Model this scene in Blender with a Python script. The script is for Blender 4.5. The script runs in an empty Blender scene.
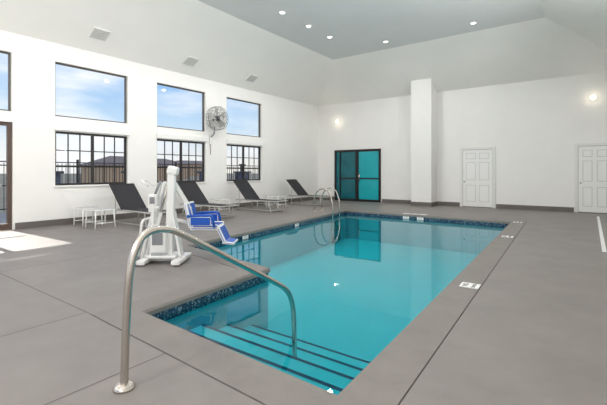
import bpy, bmesh, math, random
from mathutils import Vector, Matrix, geometry
random.seed(3)
sc=bpy.context.scene
sc.view_settings.view_transform='Standard'
sc.view_settings.look='None'
col=sc.collection
# ---------------------------------------------------------------- materials
def lin(c):
    return tuple(((v/255)/12.92 if v/255<=0.04045 else ((v/255+0.055)/1.055)**2.4) for v in c)+(1,)
def mat(name,c,rough=.5,metal=0,noise=0,nscale=4,bump=0,bscale=60,spec=.5,emit=0):
    m=bpy.data.materials.new(name); m.use_nodes=True
    nt=m.node_tree; b=nt.nodes['Principled BSDF']
    b.inputs['Base Color'].default_value=lin(c)
    b.inputs['Roughness'].default_value=rough
    b.inputs['Metallic'].default_value=metal
    b.inputs['Specular IOR Level'].default_value=spec
    if emit:
        b.inputs['Emission Color'].default_value=lin(c); b.inputs['Emission Strength'].default_value=emit
    tc=nt.nodes.new('ShaderNodeTexCoord')
    if noise:
        n=nt.nodes.new('ShaderNodeTexNoise'); n.inputs['Scale'].default_value=nscale; n.inputs['Detail'].default_value=6
        n.inputs['Roughness'].default_value=.65
        nt.links.new(tc.outputs['Object'],n.inputs['Vector'])
        r=nt.nodes.new('ShaderNodeValToRGB')
        r.color_ramp.elements[0].position=.3; r.color_ramp.elements[1].position=.7
        r.color_ramp.elements[0].color=lin([max(0,v*(1-noise)) for v in c])
        r.color_ramp.elements[1].color=lin([min(255,v*(1+noise)) for v in c])
        nt.links.new(n.outputs['Fac'],r.inputs['Fac']); nt.links.new(r.outputs['Color'],b.inputs['Base Color'])
    if bump:
        n2=nt.nodes.new('ShaderNodeTexNoise'); n2.inputs['Scale'].default_value=bscale; n2.inputs['Detail'].default_value=4
        nt.links.new(tc.outputs['Object'],n2.inputs['Vector'])
        bp=nt.nodes.new('ShaderNodeBump'); bp.inputs['Strength'].default_value=bump; bp.inputs['Distance'].default_value=.01
        nt.links.new(n2.outputs['Fac'],bp.inputs['Height']); nt.links.new(bp.outputs['Normal'],b.inputs['Normal'])
    return m
M_wall=mat('wall_paint',(238,237,234),.75,noise=.008,nscale=1.5,bump=.05,bscale=90)
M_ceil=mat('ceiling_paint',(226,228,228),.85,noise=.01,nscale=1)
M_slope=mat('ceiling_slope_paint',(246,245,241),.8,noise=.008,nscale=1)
M_deck=mat('deck_coating',(128,122,118),.45,noise=.055,nscale=1.8,bump=.25,bscale=140,spec=.4)
M_cop=mat('coping_coating',(124,118,113),.45,noise=.05,nscale=3,bump=.25,bscale=140,spec=.4)
M_groove=mat('joint_dark',(90,85,82),.9,noise=.05)
M_base=mat('baseboard_grey',(104,99,95),.6,noise=.03)
M_white=mat('white_paint',(238,238,236),.4,noise=.005)
M_trim=mat('white_trim',(228,228,225),.5,noise=.005)
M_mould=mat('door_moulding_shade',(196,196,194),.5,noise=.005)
M_dark=mat('dark_bronze',(40,34,32),.4,noise=.05)
M_frame=mat('anodised_frame',(92,86,82),.4,noise=.03)
M_black=mat('black_frame',(16,16,18),.4,noise=.05)
M_brown=mat('bronze_brown',(84,66,58),.45,noise=.05)
M_steel=mat('stainless_steel',(205,198,190),.24,metal=1,noise=.02,nscale=12)
M_alu=mat('powder_coated_frame',(180,178,174),.4,noise=.02)
M_sling=mat('black_sling',(42,42,46),.8,noise=.1,nscale=60,bump=.3,bscale=300)
M_blue=mat('blue_plastic',(16,84,182),.35,noise=.03)
M_grey=mat('grey_plastic',(130,132,135),.5,noise=.03)
M_lwhite=mat('lift_white',(232,232,230),.35,noise=.005)
M_ground=mat('dry_ground',(186,162,128),.95,noise=.15,nscale=.3)
M_patio=mat('patio_concrete',(180,170,160),.9,noise=.05)
M_fence=mat('fence_black',(38,38,46),.5,noise=.05)
M_bld=mat('tan_stucco',(206,172,138),.9,noise=.05)
M_bld2=mat('brown_roof',(160,136,120),.9,noise=.1)
M_pillar=mat('slate_pillar',(78,84,100),.8,noise=.1,nscale=8)
M_nos=mat('navy_tile',(8,40,78),.3,noise=.2,nscale=40)
M_mark=mat('marker_tile',(240,240,238),.3,noise=.01)
M_ink=mat('marker_ink',(20,20,22),.5,noise=.01)
M_lamp=mat('lamp_lens',(255,252,244),.4,emit=3)
M_lamp2=mat('sconce_lens',(255,246,225),.4,emit=1.6)
M_basin=mat('pool_plaster',(52,188,200),.7,noise=.02,nscale=1.5)
def tilemat():
    m=bpy.data.materials.new('waterline_mosaic'); m.use_nodes=True; nt=m.node_tree; b=nt.nodes['Principled BSDF']
    tc=nt.nodes.new('ShaderNodeTexCoord'); v=nt.nodes.new('ShaderNodeTexVoronoi'); v.inputs['Scale'].default_value=60
    v.distance='CHEBYCHEV'; v.inputs['Randomness'].default_value=.1
    nt.links.new(tc.outputs['Object'],v.inputs['Vector'])
    s=nt.nodes.new('ShaderNodeSeparateColor'); nt.links.new(v.outputs['Color'],s.inputs['Color'])
    r=nt.nodes.new('ShaderNodeValToRGB'); r.color_ramp.interpolation='CONSTANT'
    r.color_ramp.elements[0].color=lin((30,54,80)); r.color_ramp.elements[1].position=.5; r.color_ramp.elements[1].color=lin((54,84,108))
    e=r.color_ramp.elements.new(.84); e.color=lin((116,146,160))
    nt.links.new(s.outputs['Red'],r.inputs['Fac']); nt.links.new(r.outputs['Color'],b.inputs['Base Color'])
    b.inputs['Roughness'].default_value=.25
    return m
M_tile=tilemat()
def mixmat(name,tint,glossc,ior,scale,rough,bump=0,bscale=3):
    m=bpy.data.materials.new(name); m.use_nodes=True; nt=m.node_tree
    for n in list(nt.nodes): nt.nodes.remove(n)
    o=nt.nodes.new('ShaderNodeOutputMaterial'); mx=nt.nodes.new('ShaderNodeMixShader')
    t=nt.nodes.new('ShaderNodeBsdfTransparent'); t.inputs['Color'].default_value=tint
    g=nt.nodes.new('ShaderNodeBsdfGlossy'); g.inputs['Roughness'].default_value=rough; g.inputs['Color'].default_value=glossc
    f=nt.nodes.new('ShaderNodeFresnel'); f.inputs['IOR'].default_value=ior
    mu=nt.nodes.new('ShaderNodeMath'); mu.operation='MULTIPLY'; mu.inputs[1].default_value=scale
    nt.links.new(f.outputs[0],mu.inputs[0]); nt.links.new(mu.outputs[0],mx.inputs[0])
    nt.links.new(t.outputs[0],mx.inputs[1]); nt.links.new(g.outputs[0],mx.inputs[2]); nt.links.new(mx.outputs[0],o.inputs['Surface'])
    if bump:
        tc=nt.nodes.new('ShaderNodeTexCoord'); n=nt.nodes.new('ShaderNodeTexNoise'); n.inputs['Scale'].default_value=bscale
        nt.links.new(tc.outputs['Object'],n.inputs['Vector'])
        bp=nt.nodes.new('ShaderNodeBump'); bp.inputs['Strength'].default_value=bump; bp.inputs['Distance'].default_value=.02
        nt.links.new(n.outputs['Fac'],bp.inputs['Height']); nt.links.new(bp.outputs['Normal'],g.inputs['Normal'])
    return m
M_water=mixmat('pool_water',(.55,.94,.96,1),(.82,.97,1,1),1.32,1.0,.01,bump=.05,bscale=2.5)
M_glass=mixmat('window_glass',(.97,.98,.98,1),(1,1,1,1),1.3,.6,.02)
M_tealglass=mat('teal_reflection_glass',(30,168,178),.12,noise=.03,nscale=2)  # teal reflection put into the pane colour
M_tealdark=mat('teal_reflection_glass_dark',(18,100,110),.12,noise=.1,nscale=2)  # darker version of the painted reflection, for the left leaf

# ---------------------------------------------------------------- mesh builder
class MB:
    def __init__(s): s.bm=bmesh.new(); s.mats=[]
    def mi(s,m):
        if m not in s.mats: s.mats.append(m)
        return s.mats.index(m)
    def box(s,c,sz,m,rot=None,bev=0):
        R=rot.to_4x4() if rot is not None else Matrix.Identity(4)
        mt=Matrix.Translation(Vector(c))@R@Matrix.Diagonal((sz[0],sz[1],sz[2],1))
        r=bmesh.ops.create_cube(s.bm,size=1,matrix=mt)
        fs=set(f for v in r['verts'] for f in v.link_faces); i=s.mi(m)
        for f in fs: f.material_index=i
        if bev:
            es=list(set(e for v in r['verts'] for e in v.link_edges))
            bmesh.ops.bevel(s.bm,geom=es,offset=bev,segments=2,affect='EDGES',profile=.5)
    def bx(s,x0,x1,y0,y1,z0,z1,m,bev=0):
        s.box(((x0+x1)/2,(y0+y1)/2,(z0+z1)/2),(abs(x1-x0),abs(y1-y0),abs(z1-z0)),m,bev=bev)
    def face(s,pts,m):
        f=s.bm.faces.new([s.bm.verts.new(p) for p in pts]); f.material_index=s.mi(m); return f
    def tube(s,pts,r,m,seg=10,closed=False):
        pts=[Vector(p) for p in pts]; n=len(pts); i=s.mi(m); rings=[]; up=None
        for k,p in enumerate(pts):
            if closed: t=(pts[(k+1)%n]-pts[k-1]).normalized()
            else: t=(pts[min(k+1,n-1)]-pts[max(k-1,0)]).normalized()
            if up is None:
                up=Vector((0,0,1)) if abs(t.z)<.9 else Vector((1,0,0))
            up=(up-t*up.dot(t)).normalized(); w=t.cross(up)
            rr=r[k] if isinstance(r,(list,tuple)) else r
            rings.append([s.bm.verts.new(p+(up*math.cos(a)+w*math.sin(a))*rr) for a in [2*math.pi*j/seg for j in range(seg)]])
        for k in range(n if closed else n-1):
            A=rings[k];B=rings[(k+1)%n]
            for j in range(seg):
                f=s.bm.faces.new((A[j],A[(j+1)%seg],B[(j+1)%seg],B[j])); f.material_index=i; f.smooth=True
        if not closed:
            for R_ in (rings[0],rings[-1]):
                f=s.bm.faces.new(R_); f.material_index=i
    def done(s,name,loc=(0,0,0),rz=0,recalc=True):
        if recalc: bmesh.ops.recalc_face_normals(s.bm,faces=s.bm.faces)
        else:
            for f in s.bm.faces:
                f.normal_update()
                if f.normal.z<0: f.normal_flip()
        me=bpy.data.meshes.new(name); s.bm.to_mesh(me); s.bm.free()
        for m in s.mats: me.materials.append(m)
        o=bpy.data.objects.new(name,me); col.objects.link(o); o.location=loc; o.rotation_euler=(0,0,rz); return o
def smooth(pts,n=8):
    P=[Vector(p) for p in pts]; P=[P[0]*2-P[1]]+P+[P[-1]*2-P[-2]]; out=[]
    for i in range(1,len(P)-2):
        for k in range(n):
            t=k/n; a,b,c,d=P[i-1],P[i],P[i+1],P[i+2]
            out.append(.5*((2*b)+(c-a)*t+(2*a-5*b+4*c-d)*t*t+(3*b-a-3*c+d)*t**3))
    out.append(P[-2]); return out
def fillet(pts,r,n=6):
    P=[Vector(p) for p in pts]; out=[P[0]]
    for i in range(1,len(P)-1):
        a=(P[i-1]-P[i]); b=(P[i+1]-P[i]); rr=min(r,a.length*.49,b.length*.49)
        A=P[i]+a.normalized()*rr; B=P[i]+b.normalized()*rr
        for k in range(n+1):
            t=k/n; out.append(A*(1-t)**2+P[i]*2*t*(1-t)+B*t*t)
    out.append(P[-1]); return out
def circle(c,r,axis='x',n=28):
    c=Vector(c); o=[]
    for k in range(n):
        a=2*math.pi*k/n; u,v=math.cos(a)*r,math.sin(a)*r
        o.append(c+(Vector((0,u,v)) if axis=='x' else Vector((u,0,v)) if axis=='y' else Vector((u,v,0))))
    return o

# ---------------------------------------------------------------- room dims
XL,XR,YB,YN=-10.46,1.2,15.4,-5.0
HW,HC=4.43,5.75; S=2.25; T=.2
def wall_cells(fix,axis,a0,a1,z0,z1,holes,name,sgn):
    b=MB(); As=sorted(set([a0,a1]+[h[0] for h in holes]+[h[1] for h in holes])); Zs=sorted(set([z0,z1]+[h[2] for h in holes]+[h[3] for h in holes]))
    for i in range(len(As)-1):
        for j in range(len(Zs)-1):
            ca=(As[i]+As[i+1])/2; cz=(Zs[j]+Zs[j+1])/2
            if any(h[0]<ca<h[1] and h[2]<cz<h[3] for h in holes): continue
            if axis=='x': b.bx(fix,fix+sgn*T,As[i],As[i+1],Zs[j],Zs[j+1],M_wall)
            else: b.bx(As[i],As[i+1],fix,fix+sgn*T,Zs[j],Zs[j+1],M_wall)
    return b.done(name)
bays=[(1.33,3.18),(4.06,5.91),(6.82,8.66),(9.6,11.45)]
rear=[(-4.2,-2.35),(-1.43,.42)]
UZ=(2.66,3.99); LZ=(.97,2.30)
holes=[]
for a,b_ in bays+rear: holes.append((a,b_,*UZ))
for a,b_ in bays[1:]+rear: holes.append((a,b_,*LZ))
holes.append((1.3,3.2,0,2.42))
wall_cells(XL,'x',YN-T,YB+T,0,HW,holes,'wall_left',-1)
wall_cells(XR,'x',YN-T,YB+T,0,HW,[],'wall_right',1)
wall_cells(YB,'y',XL,XR,0,HW,[],'wall_back',1)
nh=[(-9,-6.6,.9,4.0),(-5.8,-3.4,.9,4.0),(-2.6,-.2,.9,4.0)]  # unseen window openings, added to let in fill daylight
wall_cells(YN,'y',XL,XR,0,HW,nh,'wall_front',-1)
# ceiling
x0,x1,y0,y1=XL+S,XR-S,YN+S,YB-S
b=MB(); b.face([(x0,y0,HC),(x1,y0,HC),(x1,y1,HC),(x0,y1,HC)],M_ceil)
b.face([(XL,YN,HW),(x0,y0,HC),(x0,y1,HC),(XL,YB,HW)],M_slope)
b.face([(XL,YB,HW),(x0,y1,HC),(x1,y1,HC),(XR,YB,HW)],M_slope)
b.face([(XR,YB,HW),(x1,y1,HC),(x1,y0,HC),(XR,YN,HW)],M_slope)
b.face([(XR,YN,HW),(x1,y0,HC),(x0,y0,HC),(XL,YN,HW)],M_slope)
b.done('ceiling')
# pier
b=MB(); i=b.mi(M_wall)
pf,px0,px1=14.7,-5.61,-4.82
zt=HW+(YB-pf)*(HC-HW)/S
v=[(px0,pf,0),(px1,pf,0),(px1,YB,0),(px0,YB,0),(px0,pf,zt),(px1,pf,zt),(px1,YB,HW),(px0,YB,HW)]
vs=[b.bm.verts.new(p) for p in v]
for q in ((0,1,5,4),(1,2,6,5),(3,0,4,7),(0,3,2,1),(4,5,6,7),(2,3,7,6)): b.bm.faces.new([vs[k] for k in q])
b.bx(px0-.015,px1+.015,pf-.015,pf,0,.15,M_base); b.bx(px1,px1+.015,pf,YB,0,.15,M_base); b.bx(px0-.015,px0,pf,YB,0,.15,M_base)
b.done('wall_pier')
# baseboards
b=MB()
b.bx(XL,XL+.015,3.24,YB,0,.15,M_base); b.bx(XL,XL+.015,YN,1.26,0,.15,M_base); b.done('baseboard_left')
b=MB()
for a,c in ((XL,-9.55),(-7.15,px0-.015),(px1+.015,-3.97),(-2.72,-.42),(.66,XR)): b.bx(a,c,YB-.015,YB,0,.15,M_base)
b.done('baseboard_back')
b=MB(); b.bx(XR-.015,XR,YN,YB-.02,0,.15,M_base); b.done('baseboard_right')

# ---------------------------------------------------------------- pool
P=[(-1.2,1.96),(-1.67,11.4),(-6.7,11.6),(-5.75,4.35),(-3.5,4.0),(-3.35,2.05)]
def offset(P,d):
    n=len(P); out=[]
    for i in range(n):
        a=Vector(P[i-1]);p=Vector(P[i]);c=Vector(P[(i+1)%n])
        u=(p-a).normalized(); w=(c-p).normalized()
        nu=Vector((u.y,-u.x)); nw=Vector((w.y,-w.x))   # outward for ccw
        A1=a+nu*d; A2=p+nu*d; B1=p+nw*d; B2=c+nw*d
        D1=A2-A1; D2=B2-B1; den=D1.x*D2.y-D1.y*D2.x
        t=((B1-A1).x*D2.y-(B1-A1).y*D2.x)/den
        q=A1+D1*t; out.append((q.x,q.y))
    return out
CW=.34
Pc=offset(P,CW); Pd=offset(P,CW+.009); Pw=offset(P,.02)
def fill(b,outer,inner,z,m):
    O=[Vector((x,y,0)) for x,y in outer]; I=[Vector((x,y,0)) for x,y in inner]
    al=O+I; tr=geometry.tessellate_polygon([O,I]) if I else geometry.tessellate_polygon([O])
    vs=[b.bm.verts.new((v.x,v.y,z)) for v in al]
    for t in tr:
        try:
            f=b.bm.faces.new([vs[k] for k in t]); f.material_index=b.mi(m)
            f.normal_update()
            if f.normal.z<0: f.normal_flip()
        except ValueError: pass
b=MB()
fill(b,[(XL,YN),(XR,YN),(XR,YB),(XL,YB)],Pd,0,M_deck)
n=len(P)
for i in range(n):
    a,c=Pd[i],Pd[(i+1)%n]; b.face([(a[0],a[1],0),(c[0],c[1],0),(c[0],c[1],-.008),(a[0],a[1],-.008)],M_groove)
    a3,c3=Pc[i],Pc[(i+1)%n]
    b.face([(a[0],a[1],-.003),(c[0],c[1],-.003),(c3[0],c3[1],-.003),(a3[0],a3[1],-.003)],M_groove)
b.done('floor')
# control joints of deck
b=MB()
def joint(p,q,w=.009):
    p=Vector((*p,0));q=Vector((*q,0));d=(q-p).normalized();nn=Vector((-d.y,d.x,0))*w/2
    z=Vector((0,0,.0015)); b.face([p-nn+z,q-nn+z,q+nn+z,p+nn+z],M_groove)
cl=Pc[5]; cr=Pc[0]
joint((XL,cl[1]+.02),(cl[0],cl[1]))
joint((-6.2,YN),(-6.2,4.0))
joint((XL,4.3),(Pc[3][0],4.3)); joint((XL,8.0),(-6.6,8.0)); joint((XL,12.1),(XR,11.9))
joint((-2.45,YN),(-2.45,Pc[5][1]-.05)); joint((-3.75,YN),(-3.75,Pc[5][1]))
joint((Pc[0][0],Pc[0][1]),(-.7,YN))
b.done('floor_control_joints',recalc=False)
# coping ring
b=MB(); i=b.mi(M_cop); bv=.018
Pi=offset(P,bv)
def ring(A,za,B,zb,m):
    for k in range(n):
        a,c,d,e=A[k],A[(k+1)%n],B[(k+1)%n],B[k]
        b.face([(a[0],a[1],za),(c[0],c[1],za),(d[0],d[1],zb),(e[0],e[1],zb)],m)
ring(Pi,.004,Pc,.004,M_cop); ring(P,-bv,Pi,.004,M_cop); ring(P,-bv,P,-.06,M_cop); ring(P,-.06,Pw,-.06,M_cop); ring(Pc,.004,Pc,-.03,M_cop)
b.done('pool_coping')
# basin
b=MB(); ZB=-.95
Pb=offset(P,.021)
ring(Pb,-.06,Pb,-.18,M_tile); ring(Pb,-.18,Pb,ZB,M_basin); fill(b,Pb,[],ZB,M_basin)
# steps
l=-3.37; r_=-1.2
steps=[(2.38,-.23),(2.76,-.35),(3.14,-.47),(3.52,-.59)]
yp=1.98
for ye,z in steps:
    b.face([(l,yp+.05,z),(r_,yp-.0,z),(r_,ye,z),(l,ye,z)],M_basin)
    b.face([(l,ye,z),(r_,ye,z),(r_,ye,ZB),(l,ye,ZB)],M_basin)
    b.face([(l,ye-.04,z+.002),(r_,ye-.04,z+.002),(r_,ye,z+.002),(l,ye,z+.002)],M_nos)
    b.face([(l,ye+.002,z),(r_,ye+.002,z),(r_,ye+.002,z-.04),(l,ye+.002,z-.04)],M_nos)
    yp=ye
b.done('pool_basin')
b=MB(); fill(b,offset(P,.019),[],-.13,M_water); b.done('pool_water',recalc=False)

# depth marker tiles
def marker(loc,rot,lines,w=.16,h=.16,name='depth_marker_tile'):
    m=MB(); m.box((0,0,.004),(w,h,.006),M_mark,bev=.001); o=m.done(name); o.location=loc; o.rotation_euler=rot
    for k,(t,s,dy,mt) in enumerate(lines):
        cu=bpy.data.curves.new('lettering','FONT'); cu.body=t; cu.size=s; cu.align_x='CENTER'; cu.align_y='CENTER'; cu.extrude=.0005
        cu.materials.append(mt); to=bpy.data.objects.new('lettering_%d'%(k+1),cu); col.objects.link(to)
        to.parent=o; to.location=(0,dy,.0078)
    return o
nd=[('NO',.085,.045,M_ink),('DIVING',.055,-.045,M_ink)]
dm=[('4 FT',.09,0,M_ink)]
sk=math.atan2(.47,9.44)
for (x,y) in ((-1.10,4.7),(-1.33,8.7),(-1.5,11.35)):
    marker((x,y,.005),(0,0,math.pi/2+sk),nd,.2,.2)
for x,tt in ((-4.6,dm),(-4.34,nd),(-4.08,dm)):
    marker((x,11.70,.005),(0,0,-.04) ,tt,.2,.2)
def vmark(x,y,rz):
    marker((x,y,-.095),(math.pi/2,0,rz),[('4 FT',.055,0,M_ink)],.2,.066)
vmark(-4.55,11.512,-.04); vmark(-4.1,11.494,-.04)
vmark(-6.245,8.2,math.pi/2+.135); vmark(-5.955,6.0,math.pi/2+.135)

# ---------------------------------------------------------------- windows
wi=0
def window(y0,y1,z0,z1,kind):
    global wi; wi+=1; m=MB(); X=XL-.1
    f=.05 if kind=='l' else .035; fm=M_frame if kind=='u' else M_dark
    for a,c,d,e in ((y0,y0+f,z0,z1),(y1-f,y1,z0,z1),(y0+f,y1-f,z0,z0+f),(y0+f,y1-f,z1-f,z1)): m.bx(X-.03,X+.03,a,c,d,e,fm)
    if kind=='l':
        yc=(y0+y1)/2; m.bx(X-.03,X+.03,yc-.03,yc+.03,z0+f,z1-f,fm)
        for h0,h1 in ((y0+f,yc-.03),(yc+.03,y1-f)):
            for k in (1,2): yy=h0+(h1-h0)*k/3; m.bx(X-.012,X+.012,yy-.012,yy+.012,z0+f,z1-f,fm)
            for k in (1,2): zz=z0+f+(z1-z0-2*f)*k/3; m.bx(X-.0125,X+.0125,h0,h1,zz-.012,zz+.012,fm)
    m.bx(X-.002,X+.002,y0+f,y1-f,z0+f,z1-f,M_glass)
    m.done('window_%d'%wi)
for a,c in bays+rear: window(a,c,*UZ,'u')
for a,c in bays[1:]+rear: window(a,c,*LZ,'l')
k=0
for a,c in bays[1:]:
    k+=1; m=MB(); m.bx(XL,XL+.07,a-.03,c+.03,LZ[1]+.02,LZ[1]+.17,M_white,bev=.008); m.done('trim_%d'%k)
    k+=1; m=MB(); m.bx(XL,XL+.04,a-.03,c+.03,LZ[0]-.04,LZ[0],M_white,bev=.006); m.done('trim_%d'%k)
for a,c,d,e in nh:  # frames for the added fill windows behind the camera
    wi+=1; m=MB(); Y=YN-.1
    for p,q,r,s in ((a,a+.06,d,e),(c-.06,c,d,e),(a,c,d,d+.06),(a,c,e-.06,e),((a+c)/2-.03,(a+c)/2+.03,d,e)): m.bx(p,q,Y-.03,Y+.03,r,s,M_dark)
    m.done('window_%d'%wi)
# glazed exit door
m=MB(); X=XL-.1
for a,c,d,e in ((1.305,1.38,0,2.415),(3.12,3.195,0,2.415),(1.38,3.12,2.34,2.415),(1.38,3.12,0,.14),(2.2,2.3,.14,2.34)): m.bx(X-.05,X+.05,a,c,d,e,M_brown)
m.bx(X-.003,X+.003,1.38,2.2,.14,2.34,M_glass); m.bx(X-.003,X+.003,2.3,3.12,.14,2.34,M_glass)
m.bx(X+.05,X+.09,1.5,2.1,.98,1.03,M_steel); m.bx(X+.05,X+.09,2.4,3.0,.98,1.03,M_steel)
m.done('door_1')
# glazed double door, teal reflection painted on its panes
m=MB(); a,c,h=-9.5,-7.2,2.3; Y=YB-.06
mid=(a+c)/2
for p,q,r,s in ((a,a+.09,0,h),(c-.09,c,0,h),(a+.09,c-.09,h-.1,h),(a+.09,c-.09,0,.1),(mid-.06,mid+.06,.1,h-.1)): m.bx(p,q,Y,YB-.001,r,s,M_black)
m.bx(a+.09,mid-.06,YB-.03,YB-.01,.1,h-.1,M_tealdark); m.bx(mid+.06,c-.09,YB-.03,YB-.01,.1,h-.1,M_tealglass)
m.bx(a+.28,a+.33,Y,YB-.01,.1,h-.1,M_black); m.bx(mid+.06,mid+.1,Y,YB-.01,.1,h-.1,M_black)
m.bx(mid+.1,c-.09,YB-.05,YB-.03,.98,1.04,M_black); m.bx(a+.33,mid-.06,YB-.05,YB-.03,.98,1.04,M_black)
m.tube([(mid+.16,Y-.05,.85),(mid+.16,Y-.05,1.25)],.015,M_steel); m.bx(mid+.15,mid+.17,Y-.05,YB-.03,.9,.92,M_steel); m.bx(mid+.15,mid+.17,Y-.05,YB-.03,1.18,1.2,M_steel)
m.done('door_2')
# six panel doors
def paneldoor(x0,x1,h,name):
    m=MB(); fr=.09
    m.bx(x0,x0+fr,YB-.04,YB-.001,0,h,M_trim,bev=.006); m.bx(x1-fr,x1,YB-.04,YB-.001,0,h,M_trim,bev=.006); m.bx(x0+fr,x1-fr,YB-.04,YB-.001,h-fr,h,M_trim,bev=.006)
    m.bx(x0+fr,x1-fr,YB-.012,YB-.001,.0,h-fr,M_grey)
    m.bx(x0+fr+.008,x1-fr-.008,YB-.02,YB-.002,.02,h-fr-.01,M_white)
    w=x1-x0-2*fr; pw=(w-.36)/2
    for px in (x0+fr+.12,x0+fr+.24+pw):
        for z0,z1 in ((.2,.82),(1.0,1.66),(1.78,2.0)):
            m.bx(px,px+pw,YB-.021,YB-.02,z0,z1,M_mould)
            m.bx(px+.014,px+pw-.014,YB-.03,YB-.02,z0+.014,z1-.014,M_white,bev=.006)
    m.tube([(x0+fr+.07,YB-.02,.95),(x0+fr+.07,YB-.07,.95)],[.018,.014],M_steel)
    m.tube([(x0+fr+.07,YB-.07,.95),(x0+fr+.07,YB-.085,.95),(x0+fr+.07,YB-.1,.95)],[.015,.03,.018],M_steel)
    m.bx(x0+fr,x1-fr,YB-.06,YB-.002,0,.018,M_brown)
    m.done(name)
paneldoor(-3.95,-2.74,2.22,'door_3'); paneldoor(-.4,.64,2.22,'door_4')

# ---------------------------------------------------------------- lights
def light(name,typ,loc,energy,color=(1,1,1),**k):
    l=bpy.data.lights.new(name,typ); l.energy=energy; l.color=color
    for a,v_ in k.items(): setattr(l,a,v_)
    o=bpy.data.objects.new(name,l); col.objects.link(o); o.location=loc; return o
def sconce(x,z):
    m=MB(); m.box((x,YB-.02,z),(.14,.038,.14),M_trim,bev=.008)
    m.tube([(x,YB-.04,z),(x,YB-.07,z),(x,YB-.1,z),(x,YB-.12,z)],[.08,.09,.07,.03],M_lamp2,seg=16)
    o=m.done('wall_sconce')
    p=light('bulb','POINT',(x,YB-.25,z),1.6,(1,.86,.64),shadow_soft_size=.04); p.parent=o
sconce(-9.34,3.6); sconce(.08,3.65)
fx=[(-6.9,y) for y in (10.85,9.65,8.4,7.0,5.5,4,2.4,.5)]+[(-5.6,12.35),(-2.8,12.35)]+[(-2.4,y) for y in (9.5,7,4.5,2,-.5)]
for x,y in fx:
    m=MB(); m.tube([(x,y,HC-.001),(x,y,HC-.02)],[.11,.1],M_white,seg=20); m.tube([(x,y,HC-.02),(x,y,HC-.026)],[.075,.07],M_lamp,seg=20)
    o=m.done('recessed_ceiling_light')
    p=light('lamp','SPOT',(x,y,HC-.06),98,(1,.98,.96),spot_size=math.radians(170),spot_blend=.4,shadow_soft_size=.1); p.parent=o
# added uplights, unseen on the right wall, put in to brighten the vaulted ceiling
for y in (-3,0,3.0,6.0,9.0):
    m=MB(); m.tube([(XR-.16,y,2.15),(XR-.16,y,2.2),(XR-.16,y,2.4)],[.04,.1,.13],M_trim,seg=18); m.box((XR-.04,y,2.22),(.075,.12,.2),M_trim,bev=.01)
    o=m.done('added_fill_uplight')
    p=light('lamp','SPOT',(XR-.2,y,2.44),520,(1,.985,.96),spot_size=math.radians(110),spot_blend=.9,shadow_soft_size=.1); p.parent=o
    p.rotation_euler=Vector((-.84,.12,.50)).to_track_quat('-Z','Y').to_euler()
# added pendants, unseen behind the camera, as fill for walls and ceiling
for x,y in ((-8.6,-2.2),(-5.2,-2.6),(-1.8,-2.6),(-.2,-3.2)):
    m=MB(); m.tube([(x,y,HC if x>-8 and x<-1.1 and y>-2.7 else 5.0),(x,y,3.85)],.008,M_dark)
    m.tube([(x,y,3.85),(x,y,3.78)],[.05,.05],M_dark,seg=14)
    m.tube([(x,y,3.78),(x,y,3.70),(x,y,3.55)],[.06,.15,.2],M_trim,seg=20)
    o=m.done('added_fill_pendant')
    p=light('added_fill_light','POINT',(x,y,3.35),130,(1,.98,.96),shadow_soft_size=.2); p.parent=o
ang=math.atan2(HC-HW,S)
for y,x in ((4.85,-9.9),(7.65,-9.95),(10.35,-9.95)):
    z=HW+(x-XL)*(HC-HW)/S
    m=MB(); m.box((0,0,-.012),(.34,.42,.024),M_trim,bev=.004)
    for k in range(6): m.box((-.125+k*.05,0,-.03),(.03,.36,.008),M_mould,rot=Matrix.Rotation(.5,3,'Y'))
    o=m.done('ceiling_vent'); o.location=(x,y,z); o.rotation_euler=(0,-ang,0)

# ---------------------------------------------------------------- wall fan
m=MB(); R=.385
for xx,rr in ((-.11,R),(.0,R*1.02),(.11,R),(.15,R*.75),(.17,R*.5),(.18,R*.25)): m.tube(circle((xx,0,0),rr,'x',36),.007,M_grey,6,closed=True)
m.tube(circle((-.13,0,0),R*.7,'x',36),.006,M_grey,6,closed=True)
for k in range(20):
    a=2*math.pi*k/20; u,v_=math.cos(a),math.sin(a)
    m.tube(smooth([(.185,u*.05,v_*.05),(.17,u*.2,v_*.2),(.15,u*.3,v_*.3),(.11,u*R,v_*R),(-.11,u*R,v_*R),(-.14,u*.22,v_*.22),(-.15,u*.08,v_*.08)],3),.004,M_grey,5)
for k in range(5):
    a=2*math.pi*k/5+.3; Rm=Matrix.Rotation(a,3,'X')
    pts=[(.035,-.04,.05),(-.035,.07,.05),(-.04,.16,.33),(.045,-.07,.35)]
    q=[Rm@Vector(p) for p in pts]; m.face(q,M_alu)
m.tube([(-.2,0,0),(-.16,0,0),(.06,0,0),(.1,0,0)],[.07,.1,.09,.03],M_dark,seg=16)
m.tube([(.185,0,0),(.195,0,0)],.06,M_alu,seg=16)
m.tube(fillet([(-.14,0,-.02),(-.14,0,-.5),(-.36,0,-.62)],.1),.022,M_grey)
m.box((-.34,0,-.7),(.05,.12,.34),M_white,bev=.006)
m.tube([(-.345,0,-.86),(-.345,0,-1.2)],.012,M_grey)
m.done('wall_mounted_fan',loc=(XL+.37,8.85,3.1))

# ---------------------------------------------------------------- handrail foreground
m=MB()
path=smooth([(0,0,0),(0,.012,.35),(0,.035,.68),(0,.075,.83),(0,.15,.915),(0,.27,.925),(0,.42,.87),(0,.9,.60),(0,1.35,.345),(0,1.55,.215),(0,1.635,.08),(0,1.665,-.1),(0,1.68,-.468)],10)
m.tube(path,.0235,M_steel,seg=18)
m.tube([(0,0,.0),(0,0,.012),(0,0,.03),(0,0,.034)],[.062,.062,.045,.03],M_steel,seg=24)
m.done('pool_handrail',loc=(-2.255,1.25,.0))
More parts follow.
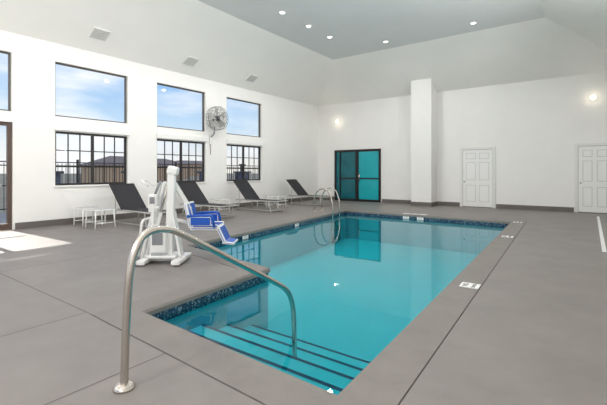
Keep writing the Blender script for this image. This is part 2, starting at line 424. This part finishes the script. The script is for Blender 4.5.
# pool ladder
m=MB()
for yy in (0,.55):
    m.tube(fillet([(-.5,yy,0),(-.5,yy,.52),(-.32,yy,.78),(.0,yy,.74),(.14,yy,.35),(.14,yy,-.9)],.22,8),.022,M_steel,seg=12)
    m.tube([(-.5,yy,0),(-.5,yy,.025)],[.055,.045],M_steel,seg=16)
for z in (-.3,-.55,-.8): m.box((.14,.275,z),(.09,.52,.03),M_steel,bev=.004)
m.done('pool_ladder',loc=(-6.63,10.35,.004),rz=.13)

# ---------------------------------------------------------------- lounge chairs
def chaise(x,y,rz=0):
    m=MB(); W=.32; zs=.36
    bx_,bz=-.62,.98
    m.box((.62,0,zs),(1.26,W*2-.02,.012),M_sling)
    L=math.hypot(bx_-0,bz-zs); an=math.atan2(bz-zs,-bx_)
    m.box((bx_/2,0,(bz+zs)/2),(L-.01,W*2-.02,.012),M_sling,rot=Matrix.Rotation(an,3,'Y'))
    for s_ in (-1,1):
        m.tube([(-.5,s_*W,zs),(1.27,s_*W,zs)],.018,M_alu,8)
        m.tube([(0,s_*W,zs),(bx_,s_*W,bz)],.016,M_sling,8)
        m.tube(fillet([(1.0,s_*W,zs),(1.08,s_*W,.02),(1.08,s_*W,0)],.05),.016,M_alu,8)
        m.tube(fillet([(-.3,s_*W,zs),(-.42,s_*W,.0)],.05),.016,M_alu,8)
        m.tube([(-.38,s_*(W-.03),zs),(bx_*.62,s_*(W-.03),zs+(bz-zs)*.62)],.01,M_alu,8)
        m.tube([(-.4,s_*W,.06),(1.07,s_*W,.06)],.011,M_alu,8)
    m.tube([(bx_,-W,bz),(bx_,W,bz)],.018,M_sling,8); m.tube([(1.27,-W,zs),(1.27,W,zs)],.018,M_alu,8)
    m.tube([(1.08,-W,.06),(1.08,W,.06)],.012,M_alu,8); m.tube([(-.4,-W,.06),(-.4,W,.06)],.012,M_alu,8); m.tube([(-.38,-W,zs),(-.38,W,zs)],.012,M_alu,8)
    m.tube([(0,-W,zs-.015),(0,W,zs-.015)],.012,M_alu,8)
    m.done('lounge_chair',loc=(x,y,0),rz=rz)
for y in (5.4,7.45,9.7,12.6): chaise(-9.25,y,random.uniform(-.03,.03))
def table(x,y):
    m=MB(); w=.24; h=.42
    m.box((0,0,h),(w*2,w*2,.025),M_white,bev=.006)
    for k in range(6): m.box((-.2+k*.08,0,h+.0145),(.004,.46,.003),M_grey)
    for a in (-1,1):
        for c_ in (-1,1): m.tube([(a*(w-.03),c_*(w-.03),h-.01),(a*(w-.01),c_*(w-.01),0)],.016,M_white,8)
        m.tube([(a*(w-.02),-(w-.02),.12),(a*(w-.02),(w-.02),.12)],.01,M_white,8)
    m.tube([(-w+.02,0,.12),(w-.02,0,.12)],.01,M_white,8)
    m.done('side_table',loc=(x,y,0))
table(-9.85,4.55); table(-9.25,4.55); table(-9.6,8.5); table(-9.7,10.85); table(-9.2,10.9)

# ---------------------------------------------------------------- pool lift
m=MB()
m.box((0,0,.06),(.62,.12,.07),M_lwhite,bev=.012); m.box((-.24,0,.05),(.12,.6,.06),M_lwhite,bev=.012); m.box((.24,0,.05),(.12,.6,.06),M_lwhite,bev=.012)
m.box((0,0,.1),(.4,.34,.04),M_lwhite,bev=.01)
for a in (-.24,.24):
    for c_ in (-.24,.24): m.tube([(a,c_,0),(a,c_,.03)],.045,M_grey,seg=14)
m.tube([(-.36,-.2,.06),(-.30,-.2,.06)],.06,M_grey,seg=16); m.tube([(-.36,.2,.06),(-.30,.2,.06)],.06,M_grey,seg=16)
def slat(p,q,w,d,mt):
    p=Vector(p);q=Vector(q);dr=q-p; rot=dr.to_track_quat('Z','Y').to_matrix()
    m.box((p+q)/2,(w,d,dr.length),mt,rot=rot,bev=min(w,d)*.2)
slat((-.3,-.09,.08),(-.03,-.09,1.16),.07,.035,M_lwhite)
slat((-.3,.09,.08),(-.03,.09,1.16),.07,.035,M_lwhite)
slat((-.16,-.13,.08),(-.1,-.13,.98),.05,.03,M_lwhite)
slat((.06,0,.1),(.1,0,1.3),.10,.11,M_lwhite)
slat((.24,-.05,.08),(.12,-.05,.72),.06,.035,M_lwhite)
slat((.24,.05,.08),(.12,.05,.72),.06,.035,M_lwhite)
slat((.1,0,1.26),(.13,0,1.38),.13,.15,M_lwhite)
m.box((-.05,-.06,.32),(.22,.2,.32),M_lwhite,bev=.02); m.box((-.05,-.165,.36),(.16,.012,.18),M_grey,bev=.004)
m.box((-.13,-.08,.86),(.12,.13,.26),M_lwhite,bev=.015); m.box((-.13,-.15,.9),(.08,.01,.1),M_grey,bev=.003)
m.tube([(-.2,-.02,.2),(-.06,-.02,.72)],.032,M_lwhite,seg=12); m.tube([(-.06,-.02,.7),(.05,-.02,1.15)],.018,M_steel,seg=12)
m.tube(fillet([(-.32,-.18,.1),(-.26,-.18,.62),(-.26,.18,.62),(-.32,.18,.1)],.08),.018,M_lwhite)
m.tube(fillet([(-.2,-.1,1.1),(-.3,-.1,1.18),(-.3,.1,1.18),(-.2,.1,1.1)],.04),.014,M_lwhite)
for z in (.3,.55,.8): m.box((-.13+.02,-.145,z),(.16,.02,.03),M_lwhite,bev=.004)
m.tube([(-.1,-.12,.98),(-.03,-.12,1.16)],.02,M_grey,seg=10)
slat((.1,.04,1.16),(.3,.2,.74),.06,.06,M_lwhite)
slat((.29,.2,.78),(.34,.26,.42),.05,.05,M_lwhite)
slat((.1,.02,.62),(.36,.22,.52),.05,.05,M_lwhite)
sx,sy=.54,.28
m.box((sx,sy,.47),(.42,.42,.06),M_blue,bev=.025)
m.box((sx+.02,sy-.2,.505),(.38,.04,.05),M_blue,bev=.015); m.box((sx+.02,sy+.2,.505),(.38,.04,.05),M_blue,bev=.015)
rb=Matrix.Rotation(-.22,3,'Y'); m.box((sx-.24,sy,.66),(.055,.42,.38),M_blue,rot=rb,bev=.025)
m.box((sx+.25,sy,.37),(.05,.38,.26),M_blue,rot=Matrix.Rotation(-.45,3,'Y'),bev=.02)
m.box((sx+.35,sy,.25),(.18,.36,.04),M_blue,rot=Matrix.Rotation(.12,3,'Y'),bev=.016)
for s_ in (-1,1):
    m.tube(fillet([(sx-.24,sy+s_*.23,.65),(sx+.12,sy+s_*.23,.67),(sx+.16,sy+s_*.23,.49)],.05),.02,M_blue)
    m.box((sx-.04,sy+s_*.235,.58),(.3,.02,.13),M_blue,bev=.008)
m.done('pool_lift',loc=(-4.95,3.36,0),rz=math.radians(36.3))

# white painted stripe on right deck
b=MB(); b.face([(.16,8.0,.002),(.22,8.0,.002),(.22,14.3,.002),(.16,14.3,.002)],M_mark); b.done('floor_painted_stripe',recalc=False)

# ---------------------------------------------------------------- exterior
m=MB(); m.bx(-400,XL-T,-300,300,-.35,-.12,M_ground); m.bx(-15.5,XL-T-.01,-15,25,-.12,-.03,M_patio); m.done('exterior_ground')
m=MB()
y=-8
while y<26:
    m.bx(-15.03,-14.97,y-.035,y+.035,-.03,1.75,M_fence)
    for k in range(1,16): m.bx(-15.01,-14.99,y+k*.13-.008,y+k*.13+.008,.05,1.6,M_fence)
    y+=2.08
for z in (.1,.85,1.5,1.62): m.bx(-15.015,-14.985,-8,26,z,z+.035,M_fence)
m.done('exterior_fence')
m=MB()
for (x,y,w,d,h) in ((-48,27,5,9,2.1),(-70,45,8,10,2.8),(-80,12,8,10,2.6),(-55,4,5,6,1.6),(-110,85,10,20,4)):
    m.bx(x-w/2,x+w/2,y-d/2,y+d/2,-.12,h,M_bld)
    rr=[(x-w/2-.4,y-d/2-.4,h),(x+w/2+.4,y-d/2-.4,h),(x+w/2+.4,y+d/2+.4,h),(x-w/2-.4,y+d/2+.4,h)]; ap=[(x,y-d/4,h+1.2),(x,y+d/4,h+1.2)]
    m.face([rr[0],rr[1],ap[0]],M_bld2); m.face([rr[1],rr[2],ap[1],ap[0]],M_bld2); m.face([rr[2],rr[3],ap[1]],M_bld2); m.face([rr[3],rr[0],ap[0],ap[1]],M_bld2)
m.done('distant_buildings')
for (x,y) in ((-13.6,5.1),(-13.6,7.9),(-13.4,11.2),(-13.6,13.5)):
    m=MB(); m.bx(x-.25,x+.25,y-.25,y+.25,-.03,1.25,M_pillar,bev=.02); m.bx(x-.32,x+.32,y-.32,y+.32,1.25,1.33,M_dark,bev=.02); m.bx(x-.08,x+.08,y-.08,y+.08,1.33,1.62,M_dark,bev=.01); m.bx(x-.12,x+.12,y-.12,y+.12,1.62,1.68,M_dark,bev=.01); m.done('patio_lantern_pillar')

# ---------------------------------------------------------------- world
w=bpy.data.worlds.new('sky'); sc.world=w; w.use_nodes=True; nt=w.node_tree; bg=nt.nodes['Background']
tc=nt.nodes.new('ShaderNodeTexCoord'); sp=nt.nodes.new('ShaderNodeSeparateXYZ'); nt.links.new(tc.outputs['Generated'],sp.inputs[0])
r=nt.nodes.new('ShaderNodeValToRGB'); r.color_ramp.elements[0].position=0; r.color_ramp.elements[0].color=lin((240,232,222))
r.color_ramp.elements[1].position=.5; r.color_ramp.elements[1].color=lin((90,148,218))
e=r.color_ramp.elements.new(.12); e.color=lin((188,214,238))
e=r.color_ramp.elements.new(.25); e.color=lin((122,174,230))
nt.links.new(sp.outputs['Z'],r.inputs['Fac'])
mp=nt.nodes.new('ShaderNodeMapping'); mp.inputs['Scale'].default_value=(2.2,2.2,8); nt.links.new(tc.outputs['Generated'],mp.inputs['Vector'])
nn=nt.nodes.new('ShaderNodeTexNoise'); nn.inputs['Scale'].default_value=1.6; nn.inputs['Detail'].default_value=7; nt.links.new(mp.outputs[0],nn.inputs['Vector'])
cr_=nt.nodes.new('ShaderNodeValToRGB'); cr_.color_ramp.elements[0].position=.44; cr_.color_ramp.elements[1].position=.68
nt.links.new(nn.outputs['Fac'],cr_.inputs['Fac'])
mx=nt.nodes.new('ShaderNodeMix'); mx.data_type='RGBA'; nt.links.new(cr_.outputs['Color'],mx.inputs['Factor'])
nt.links.new(r.outputs['Color'],mx.inputs['A']); mx.inputs['B'].default_value=lin((246,247,250))
nt.links.new(mx.outputs['Result'],bg.inputs['Color']); bg.inputs['Strength'].default_value=1.2
# low sun shining in at the glazed door
src=Vector((-10.46-23,2.0,1.05+19)); tgt=Vector((-10.46,2.25,1.05))
o=light('sun_beam','SPOT',src,150000,(1,.96,.9),spot_size=2*math.atan(1.3/30),spot_blend=.1,shadow_soft_size=.12)
o.rotation_euler=(tgt-src).to_track_quat('-Z','Y').to_euler()

# ---------------------------------------------------------------- camera
cd=bpy.data.cameras.new('camera'); cam=bpy.data.objects.new('camera',cd); col.objects.link(cam)
cam.location=(0,0,1.3); cam.rotation_euler=(math.pi/2,0,math.radians(36.3))
cd.sensor_width=36; cd.lens=390/607*36; cd.shift_y=-30.5/607; cd.clip_start=.05; cd.clip_end=1000
sc.camera=cam
